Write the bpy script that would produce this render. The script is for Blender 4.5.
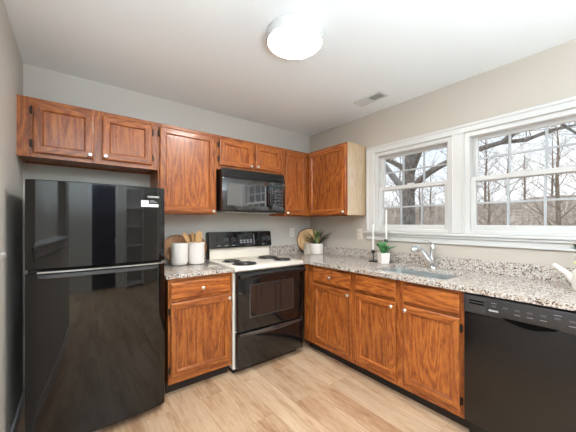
import bpy, bmesh, math, random
from mathutils import Vector, Matrix, noise
for o in list(bpy.data.objects): bpy.data.objects.remove(o)
SC = bpy.context.scene
COL = SC.collection
PI = math.pi

# ------------------------------------------------------------------ camera, sky, exposure
CX, CY, CZ, YAW, FPX = -2.51, -2.7834, 1.2994, 0.6572, 278.57
cam = bpy.data.objects.new('camera', bpy.data.cameras.new('camera')); COL.objects.link(cam)
cam.location = (CX, CY, CZ); cam.rotation_euler = (PI/2, 0, -YAW)
cam.data.sensor_width = 36; cam.data.lens = 36*FPX/576
cam.data.shift_x = -(288.39-288)/576; cam.data.shift_y = (222.69-216)/576
cam.data.clip_start = 0.02; cam.data.clip_end = 300
SC.camera = cam
SC.view_settings.view_transform = 'Standard'; SC.view_settings.look = 'None'
SC.view_settings.gamma = 1; SC.view_settings.use_curve_mapping = False
SC.view_settings.exposure = 0.26
SKY = 1.12
LAMP = 74.0
BOUNCE = 225.0                          # added, unseen fill light thrown up at the ceiling behind the camera
w = bpy.data.worlds.new('sky'); SC.world = w; w.use_nodes = True
N = w.node_tree.nodes; Lk = w.node_tree.links; N.clear()
wo = N.new('ShaderNodeOutputWorld'); bg = N.new('ShaderNodeBackground'); tc = N.new('ShaderNodeTexCoord')
sp = N.new('ShaderNodeSeparateXYZ'); Lk.new(tc.outputs['Generated'], sp.inputs[0])
rp = N.new('ShaderNodeValToRGB'); Lk.new(sp.outputs[2], rp.inputs[0])
rp.color_ramp.elements[0].position = 0.0; rp.color_ramp.elements[0].color = (1, 1, 1, 1)
rp.color_ramp.elements[1].position = 0.40; rp.color_ramp.elements[1].color = (0.62, 0.79, 1.0, 1)
e_ = rp.color_ramp.elements.new(.8); e_.color = (2.8, 3.3, 4.0, 1)
nz = N.new('ShaderNodeTexNoise'); nz.inputs['Scale'].default_value = 3.0; nz.inputs['Detail'].default_value = 4
Lk.new(tc.outputs['Generated'], nz.inputs['Vector'])
mx = N.new('ShaderNodeMixRGB'); mx.inputs[2].default_value = (1, 1, 1, 1)
r2 = N.new('ShaderNodeValToRGB'); r2.color_ramp.elements[0].position = .42; r2.color_ramp.elements[1].position = .62
Lk.new(nz.outputs[0], r2.inputs[0]); Lk.new(r2.outputs[0], mx.inputs[0]); Lk.new(rp.outputs[0], mx.inputs[1])
Lk.new(mx.outputs[0], bg.inputs[0]); bg.inputs[1].default_value = SKY; Lk.new(bg.outputs[0], wo.inputs[0])

al = bpy.data.lights.new('ceiling_bounce_light', 'AREA'); al.shape = 'RECTANGLE'; al.size = 2.4; al.size_y = 1.6; al.energy = BOUNCE; al.color = (.70, .87, 1.0)
ao = bpy.data.objects.new('ceiling_bounce_light', al); COL.objects.link(ao)
ao.location = (-2.75, -3.85, 1.30); ao.rotation_euler = (PI, 0, 0); al.spread = 2.85

# ------------------------------------------------------------------ helpers
FW = Vector((math.sin(YAW), math.cos(YAW), 0)); RT = Vector((math.cos(YAW), -math.sin(YAW), 0))
def at_x(u, v, x):                      # where the sight line of a photo point meets the vertical plane at this x
    d = FW + RT*((u-288.39)/FPX) - Vector((0, 0, 1))*((v-222.69)/FPX)
    return Vector((CX, CY, CZ)) + d*((x-CX)/d.x)

def box(bm, x0, x1, y0, y1, z0, z1, bev=0, mi=0, seg=1):
    if x0 > x1: x0, x1 = x1, x0
    if y0 > y1: y0, y1 = y1, y0
    if z0 > z1: z0, z1 = z1, z0
    v = [bm.verts.new(p) for p in [(x0,y0,z0),(x1,y0,z0),(x1,y1,z0),(x0,y1,z0),(x0,y0,z1),(x1,y0,z1),(x1,y1,z1),(x0,y1,z1)]]
    fs = [bm.faces.new([v[i] for i in q]) for q in [(3,2,1,0),(4,5,6,7),(0,1,5,4),(1,2,6,5),(2,3,7,6),(3,0,4,7)]]
    for f in fs: f.material_index = mi
    if bev:
        es = list({e for f in fs for e in f.edges})
        r = bmesh.ops.bevel(bm, geom=es, offset=bev, segments=seg, affect='EDGES', profile=.5)
        for f in r['faces']: f.material_index = mi
    return bm
def B(*a, **k): return box(bmesh.new(), *a, **k)

def tube(bm, pts, rad, n=12, cap=True, mi=0, flat=None):
    pts = [Vector(p) for p in pts]
    if not hasattr(rad, '__len__'): rad = [rad]*len(pts)
    rings = []; up = Vector((0, 0, 1)); prev = None
    for i, p in enumerate(pts):
        t = (pts[min(i+1, len(pts)-1)] - pts[max(i-1, 0)]).normalized()
        if prev is None:
            a = up if abs(t.z) < .9 else Vector((1, 0, 0))
            s = t.cross(a).normalized()
        else:
            s = prev - t*prev.dot(t)
            s = s.normalized() if s.length > 1e-6 else t.orthogonal().normalized()
        prev = s; q = t.cross(s)
        fl = 1 if flat is None else flat
        rings.append([bm.verts.new(p + (s*math.cos(2*PI*k/n) + q*math.sin(2*PI*k/n)*fl)*rad[i]) for k in range(n)])
    for a, b in zip(rings, rings[1:]):
        for k in range(n):
            f = bm.faces.new([a[k], a[(k+1) % n], b[(k+1) % n], b[k]]); f.material_index = mi
    if cap:
        for r_, rev in ((rings[0], True), (rings[-1], False)):
            f = bm.faces.new(r_[::-1] if rev else r_); f.material_index = mi
    return bm
def lathe(bm, prof, c=(0, 0, 0), n=32, axis='z', mi=0):
    rings = []
    def P(r, h, a):
        x, y = r*math.cos(a), r*math.sin(a)
        if axis == 'z': return (c[0]+x, c[1]+y, c[2]+h)
        if axis == 'y': return (c[0]+x, c[1]+h, c[2]-y)
        return (c[0]+h, c[1]+x, c[2]+y)
    for r, h in prof:
        if r < 1e-6: rings.append([bm.verts.new(P(0, h, 0))])
        else: rings.append([bm.verts.new(P(r, h, 2*PI*k/n)) for k in range(n)])
    for a, b in zip(rings, rings[1:]):
        for k in range(n):
            k2 = (k+1) % n
            if len(a) == 1 and len(b) == 1: continue
            if len(a) == 1: f = bm.faces.new([a[0], b[k2], b[k]])
            elif len(b) == 1: f = bm.faces.new([a[k], a[k2], b[0]])
            else: f = bm.faces.new([a[k], a[k2], b[k2], b[k]])
            f.material_index = mi
    return bm
def prism(bm, poly, axis, a, b, mi=0):   # poly: 2D points in the plane normal to axis
    def P(p, h):
        return {'x': (h, p[0], p[1]), 'y': (p[0], h, p[1]), 'z': (p[0], p[1], h)}[axis]
    A = [bm.verts.new(P(p, a)) for p in poly]; C = [bm.verts.new(P(p, b)) for p in poly]
    n = len(poly)
    for k in range(n):
        f = bm.faces.new([A[k], A[(k+1) % n], C[(k+1) % n], C[k]]); f.material_index = mi
    bm.faces.new(A[::-1]).material_index = mi; bm.faces.new(C).material_index = mi
    return bm

W = {}
def thing(name, label, cat, loc=(0, 0, 0), rotz=0, group=None):
    o = bpy.data.objects.new(name, None); COL.objects.link(o); o.empty_display_size = .1
    o.location = loc; o.rotation_euler = (0, 0, rotz)
    o['label'] = label; o['category'] = cat
    if group: o['group'] = group
    W[o.name] = Matrix.Translation(loc) @ Matrix.Rotation(rotz, 4, 'Z')
    return o
def obj(name, bm, mats, parent=None, local=False, smooth=35, loc=None, label=None):
    """links bm as one mesh; the shape is given in world coordinates unless local"""
    if parent is not None: M = W[parent.name].copy()
    else: M = Matrix.Translation(loc) if loc else Matrix()
    if not local: bm.transform(M.inverted())
    bmesh.ops.recalc_face_normals(bm, faces=bm.faces)
    me = bpy.data.meshes.new(name); bm.to_mesh(me); bm.free()
    for m in (mats if isinstance(mats, (list, tuple)) else [mats]): me.materials.append(m)
    o = bpy.data.objects.new(name, me); COL.objects.link(o)
    if parent is not None: o.parent = parent
    elif loc: o.location = loc
    W[o.name] = M
    if smooth:
        me.polygons.foreach_set('use_smooth', [True]*len(me.polygons))
        me.set_sharp_from_angle(angle=math.radians(smooth))
    if label: o['label'] = label
    return o
def tag(o, label, cat, group=None):
    o['label'] = label; o['category'] = cat
    if group: o['group'] = group
    return o
def struct(name, bm, mats, parent=None, **k):
    o = obj(name, bm, mats, parent, **k)
    if parent is None: o['kind'] = 'structure'
    return o
def copy_tree(o, parent=None):
    c = o.copy(); COL.objects.link(c)
    if parent: c.parent = parent
    for ch in [x for x in KIDS.get(o.name, [])]: copy_tree(ch, c)
    return c
KIDS = {}
def text_mesh(s, size, depth=.0004, bold=.0):
    cu = bpy.data.curves.new('t', 'FONT'); cu.body = s; cu.size = size; cu.extrude = depth; cu.offset = bold
    cu.align_x = 'CENTER'; cu.align_y = 'CENTER'; cu.resolution_u = 2
    o = bpy.data.objects.new('t', cu); COL.objects.link(o)
    me = bpy.data.meshes.new_from_object(o.evaluated_get(bpy.context.evaluated_depsgraph_get()))
    bm = bmesh.new(); bm.from_mesh(me)
    bpy.data.objects.remove(o); bpy.data.curves.remove(cu); bpy.data.meshes.remove(me)
    return bm

# ------------------------------------------------------------------ materials
def srgb(r, g, b):
    f = lambda c: (c/255/12.92) if c/255 <= .04045 else ((c/255+.055)/1.055)**2.4
    return (f(r), f(g), f(b), 1)
def mat(name, col, rough=.5, metal=0, ior=1.5, emit=0, spec=.5, coat=0):
    m = bpy.data.materials.new(name); m.use_nodes = True
    p = m.node_tree.nodes['Principled BSDF']
    p.inputs['Base Color'].default_value = col if len(col) == 4 else (*col, 1)
    p.inputs['Roughness'].default_value = rough; p.inputs['Metallic'].default_value = metal
    p.inputs['IOR'].default_value = ior; p.inputs['Specular IOR Level'].default_value = spec
    if coat: p.inputs['Coat Weight'].default_value = coat; p.inputs['Coat Roughness'].default_value = .1
    if emit:
        p.inputs['Emission Color'].default_value = col if len(col) == 4 else (*col, 1)
        p.inputs['Emission Strength'].default_value = emit
    return m
class G:
    """small node-graph helper on a material"""
    def __init__(s, m):
        s.t = m.node_tree; s.p = s.t.nodes['Principled BSDF']
    def n(s, typ, **k):
        nd = s.t.nodes.new('ShaderNode'+typ)
        for a, b in k.items():
            if a.startswith('i_'):
                key = a[2:].replace('_', ' ')
                nd.inputs[int(key) if key.isdigit() else key].default_value = b
            else: setattr(nd, a, b)
        return nd
    def l(s, a, b): s.t.links.new(a, b)
    def ramp(s, fac, stops, interp='LINEAR'):
        r = s.n('ValToRGB'); e = r.color_ramp.elements; r.color_ramp.interpolation = interp
        while len(e) > 1: e.remove(e[-1])
        e[0].position, e[0].color = stops[0]
        for q, c in stops[1:]: x = e.new(q); x.color = c
        s.l(fac, r.inputs[0]); return r.outputs[0]
    def bump(s, h, strength, dist=.002):
        b = s.n('Bump', i_Strength=strength, i_Distance=dist); s.l(h, b.inputs['Height']); s.l(b.outputs[0], s.p.inputs['Normal'])

def oak(name, axis, light, mid, dark, rough=.34, jitter=True):
    m = mat(name, mid, rough, coat=.12); g = G(m)
    tc = g.n('TexCoord'); oi = g.n('ObjectInfo')
    mul = g.n('VectorMath', operation='MULTIPLY_ADD')
    cm = g.n('CombineXYZ'); sc = g.n('Math', operation='MULTIPLY', i_1=37.0); g.l(oi.outputs['Random'], sc.inputs[0])
    for i in range(3): g.l(sc.outputs[0], cm.inputs[i])
    mp = g.n('Mapping'); g.l(tc.outputs['Object'], mp.inputs[0])
    s = {'x': (.13, 1, 1), 'z': (1, 1, .13)}[axis]
    mp.inputs['Scale'].default_value = s
    ad = g.n('VectorMath', operation='ADD'); g.l(mp.outputs[0], ad.inputs[0]); g.l(cm.outputs[0], ad.inputs[1])
    n1 = g.n('TexNoise', i_Scale=6.0, i_Detail=2, i_Roughness=.5, i_Distortion=.2); g.l(ad.outputs[0], n1.inputs['Vector'])
    k = g.n('Math', operation='MULTIPLY', i_1=30.0); g.l(n1.outputs[0], k.inputs[0])
    fr = g.n('Math', operation='PINGPONG', i_1=1.0); g.l(k.outputs[0], fr.inputs[0])
    n2 = g.n('TexNoise', i_Scale=210.0, i_Detail=3, i_Roughness=.7); g.l(ad.outputs[0], n2.inputs['Vector'])
    n3 = g.n('TexNoise', i_Scale=30.0, i_Detail=3, i_Roughness=.6); g.l(ad.outputs[0], n3.inputs['Vector'])
    a1 = g.n('Math', operation='MULTIPLY', i_1=.18); g.l(fr.outputs[0], a1.inputs[0])
    a2 = g.n('Math', operation='MULTIPLY_ADD', i_1=.55); g.l(n2.outputs[0], a2.inputs[0]); g.l(a1.outputs[0], a2.inputs[2])
    a3 = g.n('Math', operation='MULTIPLY_ADD', i_1=.22); g.l(n3.outputs[0], a3.inputs[0]); g.l(a2.outputs[0], a3.inputs[2])
    c = g.ramp(a3.outputs[0], [(.30, dark), (.44, mid), (.60, light)])
    hv = g.n('HueSaturation'); g.l(c, hv.inputs['Color'])
    vv = g.n('MapRange', i_3=.88, i_4=1.1); g.l(oi.outputs['Random'], vv.inputs[0]); g.l(vv.outputs[0], hv.inputs['Value'])
    g.l(hv.outputs[0], g.p.inputs['Base Color'])
    g.bump(a2.outputs[0], .12, .001)
    return m
OL, OM, OD = srgb(190, 114, 52), srgb(156, 82, 34), srgb(98, 46, 17)
OAK_V = oak('oak_vertical', 'z', OL, OM, OD); OAK_H = oak('oak_horizontal', 'x', OL, OM, OD)
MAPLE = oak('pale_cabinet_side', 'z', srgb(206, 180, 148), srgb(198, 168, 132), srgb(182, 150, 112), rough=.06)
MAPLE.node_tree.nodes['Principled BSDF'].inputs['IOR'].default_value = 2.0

def wall_paint(name, col):
    m = mat(name, col, .6, spec=.35); g = G(m)
    tc = g.n('TexCoord'); n = g.n('TexNoise', i_Scale=160.0, i_Detail=3); g.l(tc.outputs['Object'], n.inputs['Vector'])
    g.bump(n.outputs[0], .05, .001); return m
WALL = wall_paint('greige_wall_paint', srgb(204, 199, 191))
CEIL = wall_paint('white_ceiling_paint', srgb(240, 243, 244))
TRIM = mat('white_trim_paint', srgb(214, 211, 207), .35)
DARKWALL = wall_paint('brown_wall_paint', srgb(92, 70, 56))

def floor_mat():
    m = mat('vinyl_plank_floor', srgb(205, 172, 135), .38); g = G(m)
    tc = g.n('TexCoord'); mp = g.n('Mapping'); g.l(tc.outputs['Object'], mp.inputs[0])
    mp.inputs['Rotation'].default_value = (0, 0, PI/2)
    br = g.n('TexBrick', offset=.37, offset_frequency=2)
    g.l(mp.outputs[0], br.inputs['Vector'])
    br.inputs['Color1'].default_value = (0, 0, 0, 1); br.inputs['Color2'].default_value = (1, 1, 1, 1); br.inputs['Mortar'].default_value = (.5, .5, .5, 1)
    for k_, v_ in (('Scale', 1.0), ('Mortar Size', .0009), ('Bias', 0.0), ('Brick Width', 1.22), ('Row Height', .178), ('Mortar Smooth', .1)): br.inputs[k_].default_value = v_
    # per-plank offset of the grain
    sx = g.n('SeparateColor'); g.l(br.outputs[0], sx.inputs[0])
    cm = g.n('CombineXYZ'); k = g.n('Math', operation='MULTIPLY', i_1=23.0); g.l(sx.outputs[0], k.inputs[0])
    for i in range(3): g.l(k.outputs[0], cm.inputs[i])
    m2 = g.n('Mapping'); g.l(tc.outputs['Object'], m2.inputs[0]); m2.inputs['Scale'].default_value = (1, .13, 1)
    ad = g.n('VectorMath', operation='ADD'); g.l(m2.outputs[0], ad.inputs[0]); g.l(cm.outputs[0], ad.inputs[1])
    n1 = g.n('TexNoise', i_Scale=6.0, i_Detail=5, i_Roughness=.6, i_Distortion=.8); g.l(ad.outputs[0], n1.inputs['Vector'])
    n2 = g.n('TexNoise', i_Scale=55.0, i_Detail=4, i_Roughness=.65); g.l(ad.outputs[0], n2.inputs['Vector'])
    a = g.n('Math', operation='MULTIPLY_ADD', i_1=.35); g.l(n2.outputs[0], a.inputs[0])
    b = g.n('Math', operation='MULTIPLY', i_1=.65); g.l(n1.outputs[0], b.inputs[0]); g.l(b.outputs[0], a.inputs[2])
    c = g.ramp(a.outputs[0], [(.30, srgb(132, 92, 64)), (.42, srgb(178, 138, 104)), (.52, srgb(202, 168, 135)), (.68, srgb(216, 190, 162))])
    # plank tone
    hs = g.n('HueSaturation'); g.l(c, hs.inputs['Color'])
    vr = g.n('MapRange', i_3=.9, i_4=1.06); g.l(sx.outputs[0], vr.inputs[0]); g.l(vr.outputs[0], hs.inputs['Value'])
    mixm = g.n('MixRGB'); mixm.inputs[2].default_value = srgb(160, 124, 94); g.l(br.outputs['Fac'], mixm.inputs[0]); g.l(hs.outputs[0], mixm.inputs[1])
    g.l(mixm.outputs[0], g.p.inputs['Base Color'])
    g.bump(a.outputs[0], .08, .001)
    return m
FLOOR = floor_mat()

def granite():
    m = mat('speckled_granite', srgb(200, 190, 180), .09, ior=1.75); g = G(m)
    tc = g.n('TexCoord')
    v1 = g.n('TexVoronoi', i_Scale=135.0, feature='F1'); g.l(tc.outputs['Object'], v1.inputs['Vector'])
    sep = g.n('SeparateColor'); g.l(v1.outputs['Color'], sep.inputs[0])
    n = g.n('TexNoise', i_Scale=50.0, i_Detail=4, i_Roughness=.7); g.l(tc.outputs['Object'], n.inputs['Vector'])
    a = g.n('Math', operation='MULTIPLY_ADD', i_1=.55); g.l(sep.outputs[0], a.inputs[0])
    b = g.n('Math', operation='MULTIPLY', i_1=.75); g.l(n.outputs[0], b.inputs[0]); g.l(b.outputs[0], a.inputs[2])
    c = g.ramp(a.outputs[0], [(0, srgb(44, 38, 36)), (.37, srgb(98, 86, 78)), (.45, srgb(152, 138, 126)), (.53, srgb(194, 184, 174)), (.66, srgb(214, 206, 198)), (.78, srgb(180, 158, 140)), (.88, srgb(222, 216, 208))], 'CONSTANT')
    g.l(c, g.p.inputs['Base Color'])
    return m
GRANITE = granite()
BLACK = mat('gloss_black_enamel', (.006, .006, .007), .05, ior=1.6)
FRIDGEBLACK = mat('gloss_black_steel', (.0045, .004, .004), .04, ior=1.56)
MATBLACK = mat('black_plastic', (.009, .009, .010), .3)
SATINBLACK = mat('satin_black_front', (.010, .008, .0075), .25, ior=1.5)
DARKGREY = mat('dark_grey_plastic', (.05, .05, .055), .4)
TOEK = mat('dark_brown_toe_kick', srgb(38, 30, 26), .6)
WHITE = mat('white_enamel', srgb(240, 230, 216), .2)
CERAMIC = mat('white_glazed_ceramic', srgb(240, 232, 224), .3)
TAUPE = mat('taupe_stoneware', srgb(190, 174, 158), .5)
CHROME = mat('chrome', (.75, .76, .78), .09, metal=1)
NICKEL = mat('satin_nickel', (.88, .86, .82), .3, metal=1)
STEEL = mat('brushed_stainless', (.70, .73, .73), .36, metal=1)
HINGE = mat('dark_bronze_hinge', (.05, .035, .025), .4, metal=.7)
GREY = mat('grey_mark', srgb(150, 152, 155), .5)
LIGHTMARK = mat('light_print', srgb(215, 215, 215), .5)
PLATE = mat('white_switch_plate', srgb(232, 228, 220), .35)
SLOT = mat('dark_slot', (.002, .002, .002), .8, spec=.05)
MUNTIN = mat('grey_white_muntin', srgb(186, 188, 190), .4)
WOOD = mat('pale_beech_wood', srgb(206, 164, 112), .5)
WOODD = mat('walnut_brown_wood', srgb(150, 104, 66), .5)
BARKRIM = mat('dark_bark_rim', srgb(80, 56, 38), .7)
CANDLE = mat('white_candle_wax', srgb(238, 236, 230), .45)
IRON = mat('black_iron', (.015, .014, .014), .45)
SOIL = mat('potting_soil', srgb(60, 45, 35), .9)
def woodgrain(m, axis_scale, c1, c2):
    g = G(m); tc = g.n('TexCoord'); mp = g.n('Mapping'); g.l(tc.outputs['Object'], mp.inputs[0]); mp.inputs['Scale'].default_value = axis_scale
    n = g.n('TexNoise', i_Scale=40.0, i_Detail=4); g.l(mp.outputs[0], n.inputs['Vector'])
    g.l(g.ramp(n.outputs[0], [(.35, c1), (.65, c2)]), g.p.inputs['Base Color'])
woodgrain(WOOD, (1, 1, .1), srgb(190, 146, 94), srgb(218, 178, 126))
woodgrain(WOODD, (1, 1, .1), srgb(132, 88, 52), srgb(168, 122, 80))
def leaf_mat(name, c1, c2, scale=30):
    m = mat(name, c1, .45); g = G(m); tc = g.n('TexCoord')
    n = g.n('TexNoise', i_Scale=float(scale), i_Detail=3); g.l(tc.outputs['Object'], n.inputs['Vector'])
    g.l(g.ramp(n.outputs[0], [(.38, c1), (.62, c2)]), g.p.inputs['Base Color']); return m
LEAF = leaf_mat('green_succulent_leaf', srgb(40, 104, 58), srgb(92, 156, 92))
LEAFV = leaf_mat('variegated_leaf', srgb(58, 78, 40), srgb(158, 170, 108))
LEAFD = leaf_mat('dark_green_leaf', srgb(34, 44, 28), srgb(70, 84, 48))
LEAFY = leaf_mat('yellow_green_petal', srgb(170, 166, 60), srgb(200, 196, 110))
LEAFG = leaf_mat('grey_green_leaf', srgb(84, 98, 78), srgb(132, 144, 120))
def bark(name, c1, c2, sc=14):
    m = mat(name, c1, .9); g = G(m); tc = g.n('TexCoord'); mp = g.n('Mapping'); g.l(tc.outputs['Object'], mp.inputs[0]); mp.inputs['Scale'].default_value = (1, 1, .35)
    n = g.n('TexNoise', i_Scale=float(sc), i_Detail=5, i_Roughness=.7); g.l(mp.outputs[0], n.inputs['Vector'])
    g.l(g.ramp(n.outputs[0], [(.35, c1), (.65, c2)]), g.p.inputs['Base Color']); g.bump(n.outputs[0], .6, .03); return m
BARK = bark('grey_oak_bark', srgb(74, 70, 66), srgb(138, 131, 123))
BARK2 = bark('brown_bark', srgb(108, 90, 76), srgb(158, 142, 126))
BARKTWIG = bark('brown_twigs', srgb(112, 95, 82), srgb(160, 142, 126))
def leaf_litter():
    m = mat('leaf_litter_hillside', srgb(150, 134, 116), .95); g = G(m); tc = g.n('TexCoord')
    n = g.n('TexNoise', i_Scale=1.6, i_Detail=10, i_Roughness=.8); g.l(tc.outputs['Object'], n.inputs['Vector'])
    g.l(g.ramp(n.outputs[0], [(.34, srgb(90, 74, 60)), (.46, srgb(140, 121, 102)), (.58, srgb(168, 150, 131)), (.69, srgb(214, 213, 212))]), g.p.inputs['Base Color']); return m
LITTER = leaf_litter()
def glass():
    m = bpy.data.materials.new('window_glass'); m.use_nodes = True; t = m.node_tree; t.nodes.clear()
    o = t.nodes.new('ShaderNodeOutputMaterial'); tr = t.nodes.new('ShaderNodeBsdfTransparent'); gl = t.nodes.new('ShaderNodeBsdfGlossy')
    gl.inputs['Roughness'].default_value = .02; fr = t.nodes.new('ShaderNodeFresnel'); fr.inputs[0].default_value = 1.3; mx = t.nodes.new('ShaderNodeMixShader')
    tr.inputs[0].default_value = (.96, .97, .97, 1)
    t.links.new(fr.outputs[0], mx.inputs[0]); t.links.new(tr.outputs[0], mx.inputs[1]); t.links.new(gl.outputs[0], mx.inputs[2]); t.links.new(mx.outputs[0], o.inputs[0])
    return m
GLASS = glass()

# ------------------------------------------------------------------ room shell
H = 2.46; XL = -2.80; YB = -5.2; XF = -6.0
struct('floor', B(XF-.1, .12, YB-.1, .12, -.1, 0), FLOOR)
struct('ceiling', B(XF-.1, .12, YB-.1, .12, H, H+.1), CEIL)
struct('wall_back', B(XF-.1, .12, 0, .12, 0, H), WALL)
WIN = [(-1.02, -1.775), (-1.87, -2.625)]; WZ0, WZ1 = 1.21, 2.022
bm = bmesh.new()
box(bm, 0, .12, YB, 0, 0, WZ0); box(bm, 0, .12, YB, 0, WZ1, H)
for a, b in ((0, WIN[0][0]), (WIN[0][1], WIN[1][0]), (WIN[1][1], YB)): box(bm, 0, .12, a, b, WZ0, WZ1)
struct('wall_right', bm, wall_paint('greige_wall_warm_cast', srgb(198, 187, 174)))  # warm cast of the mixed lighting put into this wall's colour
bm = bmesh.new()                               # left partition with a pass-through opening over a ledge
PY0, PY1, PYE = -.99, -2.55, -2.9
box(bm, XL-.12, XL, PYE, 0, 0, 1.132); box(bm, XL-.12, XL, PYE, 0, 2.1, H)
box(bm, XL-.12, XL, PY0, 0, 1.132, 2.1); box(bm, XL-.12, XL, PYE, PY1, 1.132, 2.1)
struct('wall_left', bm, WALL)
struct('wall_far', B(XF-.1, XF, YB, 0, 0, H), DARKWALL)
struct('wall_rear', B(XF, .0, YB-.1, YB, 0, H), WALL)
bm = bmesh.new(); box(bm, XL-.16, XL+.035, PY1-.05, -.885, 1.132, 1.155, .004); box(bm, XL, XL+.018, PY1, -.93, 1.06, 1.132, .004)
struct('trim_1', bm, TRIM)                     # ledge of the pass-through
struct('baseboard_left', B(XL, XL+.014, PYE, -.05, 0, .09, .003), TRIM)
struct('baseboard_rear', B(XF, 0, YB, YB+.014, 0, .09, .003), TRIM)
d = bpy.data.objects.new('door_1', None); COL.objects.link(d); d['kind'] = 'structure'; W[d.name] = Matrix()
obj('door_panel', B(-2.42, -1.66, YB, YB+.03, .01, 2.03, .004), mat('dark_navy_door', srgb(40, 42, 56), .4), d)
bm = bmesh.new()
box(bm, -2.52, -2.42, YB, YB+.035, 0, 2.12, .004); box(bm, -1.66, -1.56, YB, YB+.035, 0, 2.12, .004); box(bm, -2.42, -1.66, YB, YB+.035, 2.03, 2.12, .004)
obj('door_casing', bm, TRIM, d)
bm = bmesh.new(); lathe(bm, [(0, .06), (.02, .058), (.028, .045), (.024, .03), (.01, .025), (.01, 0)], (-1.69, YB+.03, .95), 16, 'y')
obj('door_handle', bm, NICKEL, d)

t = thing('shelving_unit', 'tall white open shelving unit against the rear wall', 'shelves', (-1.0, YB+.16, 0))
bm = bmesh.new(); box(bm, -1.36, -1.335, YB+.002, YB+.30, 0, 2.0, .002); box(bm, -.725, -.70, YB+.002, YB+.30, 0, 2.0, .002); box(bm, -1.335, -.725, YB+.002, YB+.015, 0, 2.0)
obj('case', bm, TRIM, t)
for k in range(6): obj('shelf', B(-1.335, -.725, YB+.015, YB+.30, .06+k*.38, .085+k*.38, .002), TRIM, t)

# windows
def window(i, y0, y1):
    root = bpy.data.objects.new('window_%d' % i, None); COL.objects.link(root); root['kind'] = 'structure'; W[root.name] = Matrix()
    bm = bmesh.new()                           # jamb liner
    box(bm, -.005, .12, y0, y0-.036, WZ0, WZ1, .002); box(bm, -.005, .12, y1+.036, y1, WZ0, WZ1, .002)
    box(bm, -.005, .12, y0-.036, y1+.036, WZ1-.035, WZ1, .002); box(bm, -.005, .12, y0-.036, y1+.036, WZ0, WZ0+.028, .002)
    obj('window_frame', bm, TRIM, root)
    for nm, x, za, zb in (('upper_sash', .062, 1.628, WZ1-.03), ('lower_sash', .022, WZ0+.025, 1.665)):
        a, b = y0-.032, y1+.032; sw = .038; t = .034
        br, tr_ = (.045, .036) if nm == 'lower_sash' else (.036, .03)
        bm = bmesh.new()
        box(bm, x, x+t, a, a-sw, za, zb, .003); box(bm, x, x+t, b+sw, b, za, zb, .003)
        box(bm, x, x+t, a-sw, b+sw, za, za+br, .003); box(bm, x, x+t, a-sw, b+sw, zb-tr_, zb, .003)
        s = obj(nm, bm, TRIM, root)
        ga, gb, gz0, gz1 = a-sw, b+sw, za+br, zb-tr_
        obj('glass_pane', B(x+.015, x+.019, ga, gb, gz0, gz1), GLASS, s, smooth=0)
        bm = bmesh.new()
        for k in (1, 2):
            y = ga+(gb-ga)*k/3; box(bm, x+.008, x+.026, y-.0065, y+.0065, gz0, gz1)
        z = (gz0+gz1)/2
        box(bm, x+.0085, x+.0255, ga, gb, z-.0065, z+.0065)
        obj('muntin_grid', bm, MUNTIN, s, smooth=0)
        if nm == 'lower_sash':
            obj('sash_lock', B(x-.004, x+.022, (a+b)/2-.03, (a+b)/2+.03, zb, zb+.012, .003), TRIM, s)
window(1, *WIN[0]); window(2, *WIN[1])
bm = bmesh.new()                               # casing around and between both windows
CT, CO = 2.085, .09
ya, yb = WIN[0][0]+CO, WIN[1][1]-CO
for a, b in ((ya, WIN[0][0]), (WIN[1][1], yb)): box(bm, -.019, 0, a, b, WZ0, CT, .003)
box(bm, -.0188, 0, WIN[0][1]+.0005, WIN[1][0]-.0005, WZ0, WZ1, .003)
box(bm, -.019, 0, WIN[0][0], WIN[1][1], WZ1, CT, .003)
for a, b in ((ya, ya-.02), (yb+.02, yb)): box(bm, -.027, 0, a, b, WZ0, CT+.003, .004)
box(bm, -.027, 0, ya, yb, CT-.018, CT+.006, .004)
for a, b in WIN:
    box(bm, -.024, 0, a+.002, a+.012, WZ0, WZ1+.01, .002); box(bm, -.024, 0, b-.012, b-.002, WZ0, WZ1+.01, .002)
    box(bm, -.024, 0, a, b, WZ1+.002, WZ1+.012, .002)
struct('trim_2', bm, TRIM)
bm = bmesh.new(); box(bm, -.048, .06, ya+.03, yb-.035, 1.188, 1.208, .006, seg=2); box(bm, -.018, 0, ya, yb, 1.118, 1.188, .004); box(bm, -.034, 0, ya, yb, 1.166, 1.188, .008, seg=2)
struct('window_sill', bm, TRIM)

# ------------------------------------------------------------------ ground and hillside outside
bm = bmesh.new(); nx, ny = 40, 60; g_ = {}
for i in range(nx+1):
    for j in range(ny+1):
        x = .3+i*1.6; y = -22+j*1.6
        h = -.9 + 4.9/(1+math.exp(-(x-24)/4.5)) + .5*noise.noise(Vector((x*.15, y*.15, 0))) + .25*noise.noise(Vector((x*.5, y*.5, 3)))
        g_[i, j] = bm.verts.new((x, y, h))
for i in range(nx):
    for j in range(ny): bm.faces.new([g_[i, j], g_[i+1, j], g_[i+1, j+1], g_[i, j+1]])
struct('ground', bm, LITTER, smooth=180)
def ground_z(x, y):
    return -.9 + 4.9/(1+math.exp(-(x-24)/4.5)) + .5*noise.noise(Vector((x*.15, y*.15, 0))) + .25*noise.noise(Vector((x*.5, y*.5, 3)))

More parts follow.
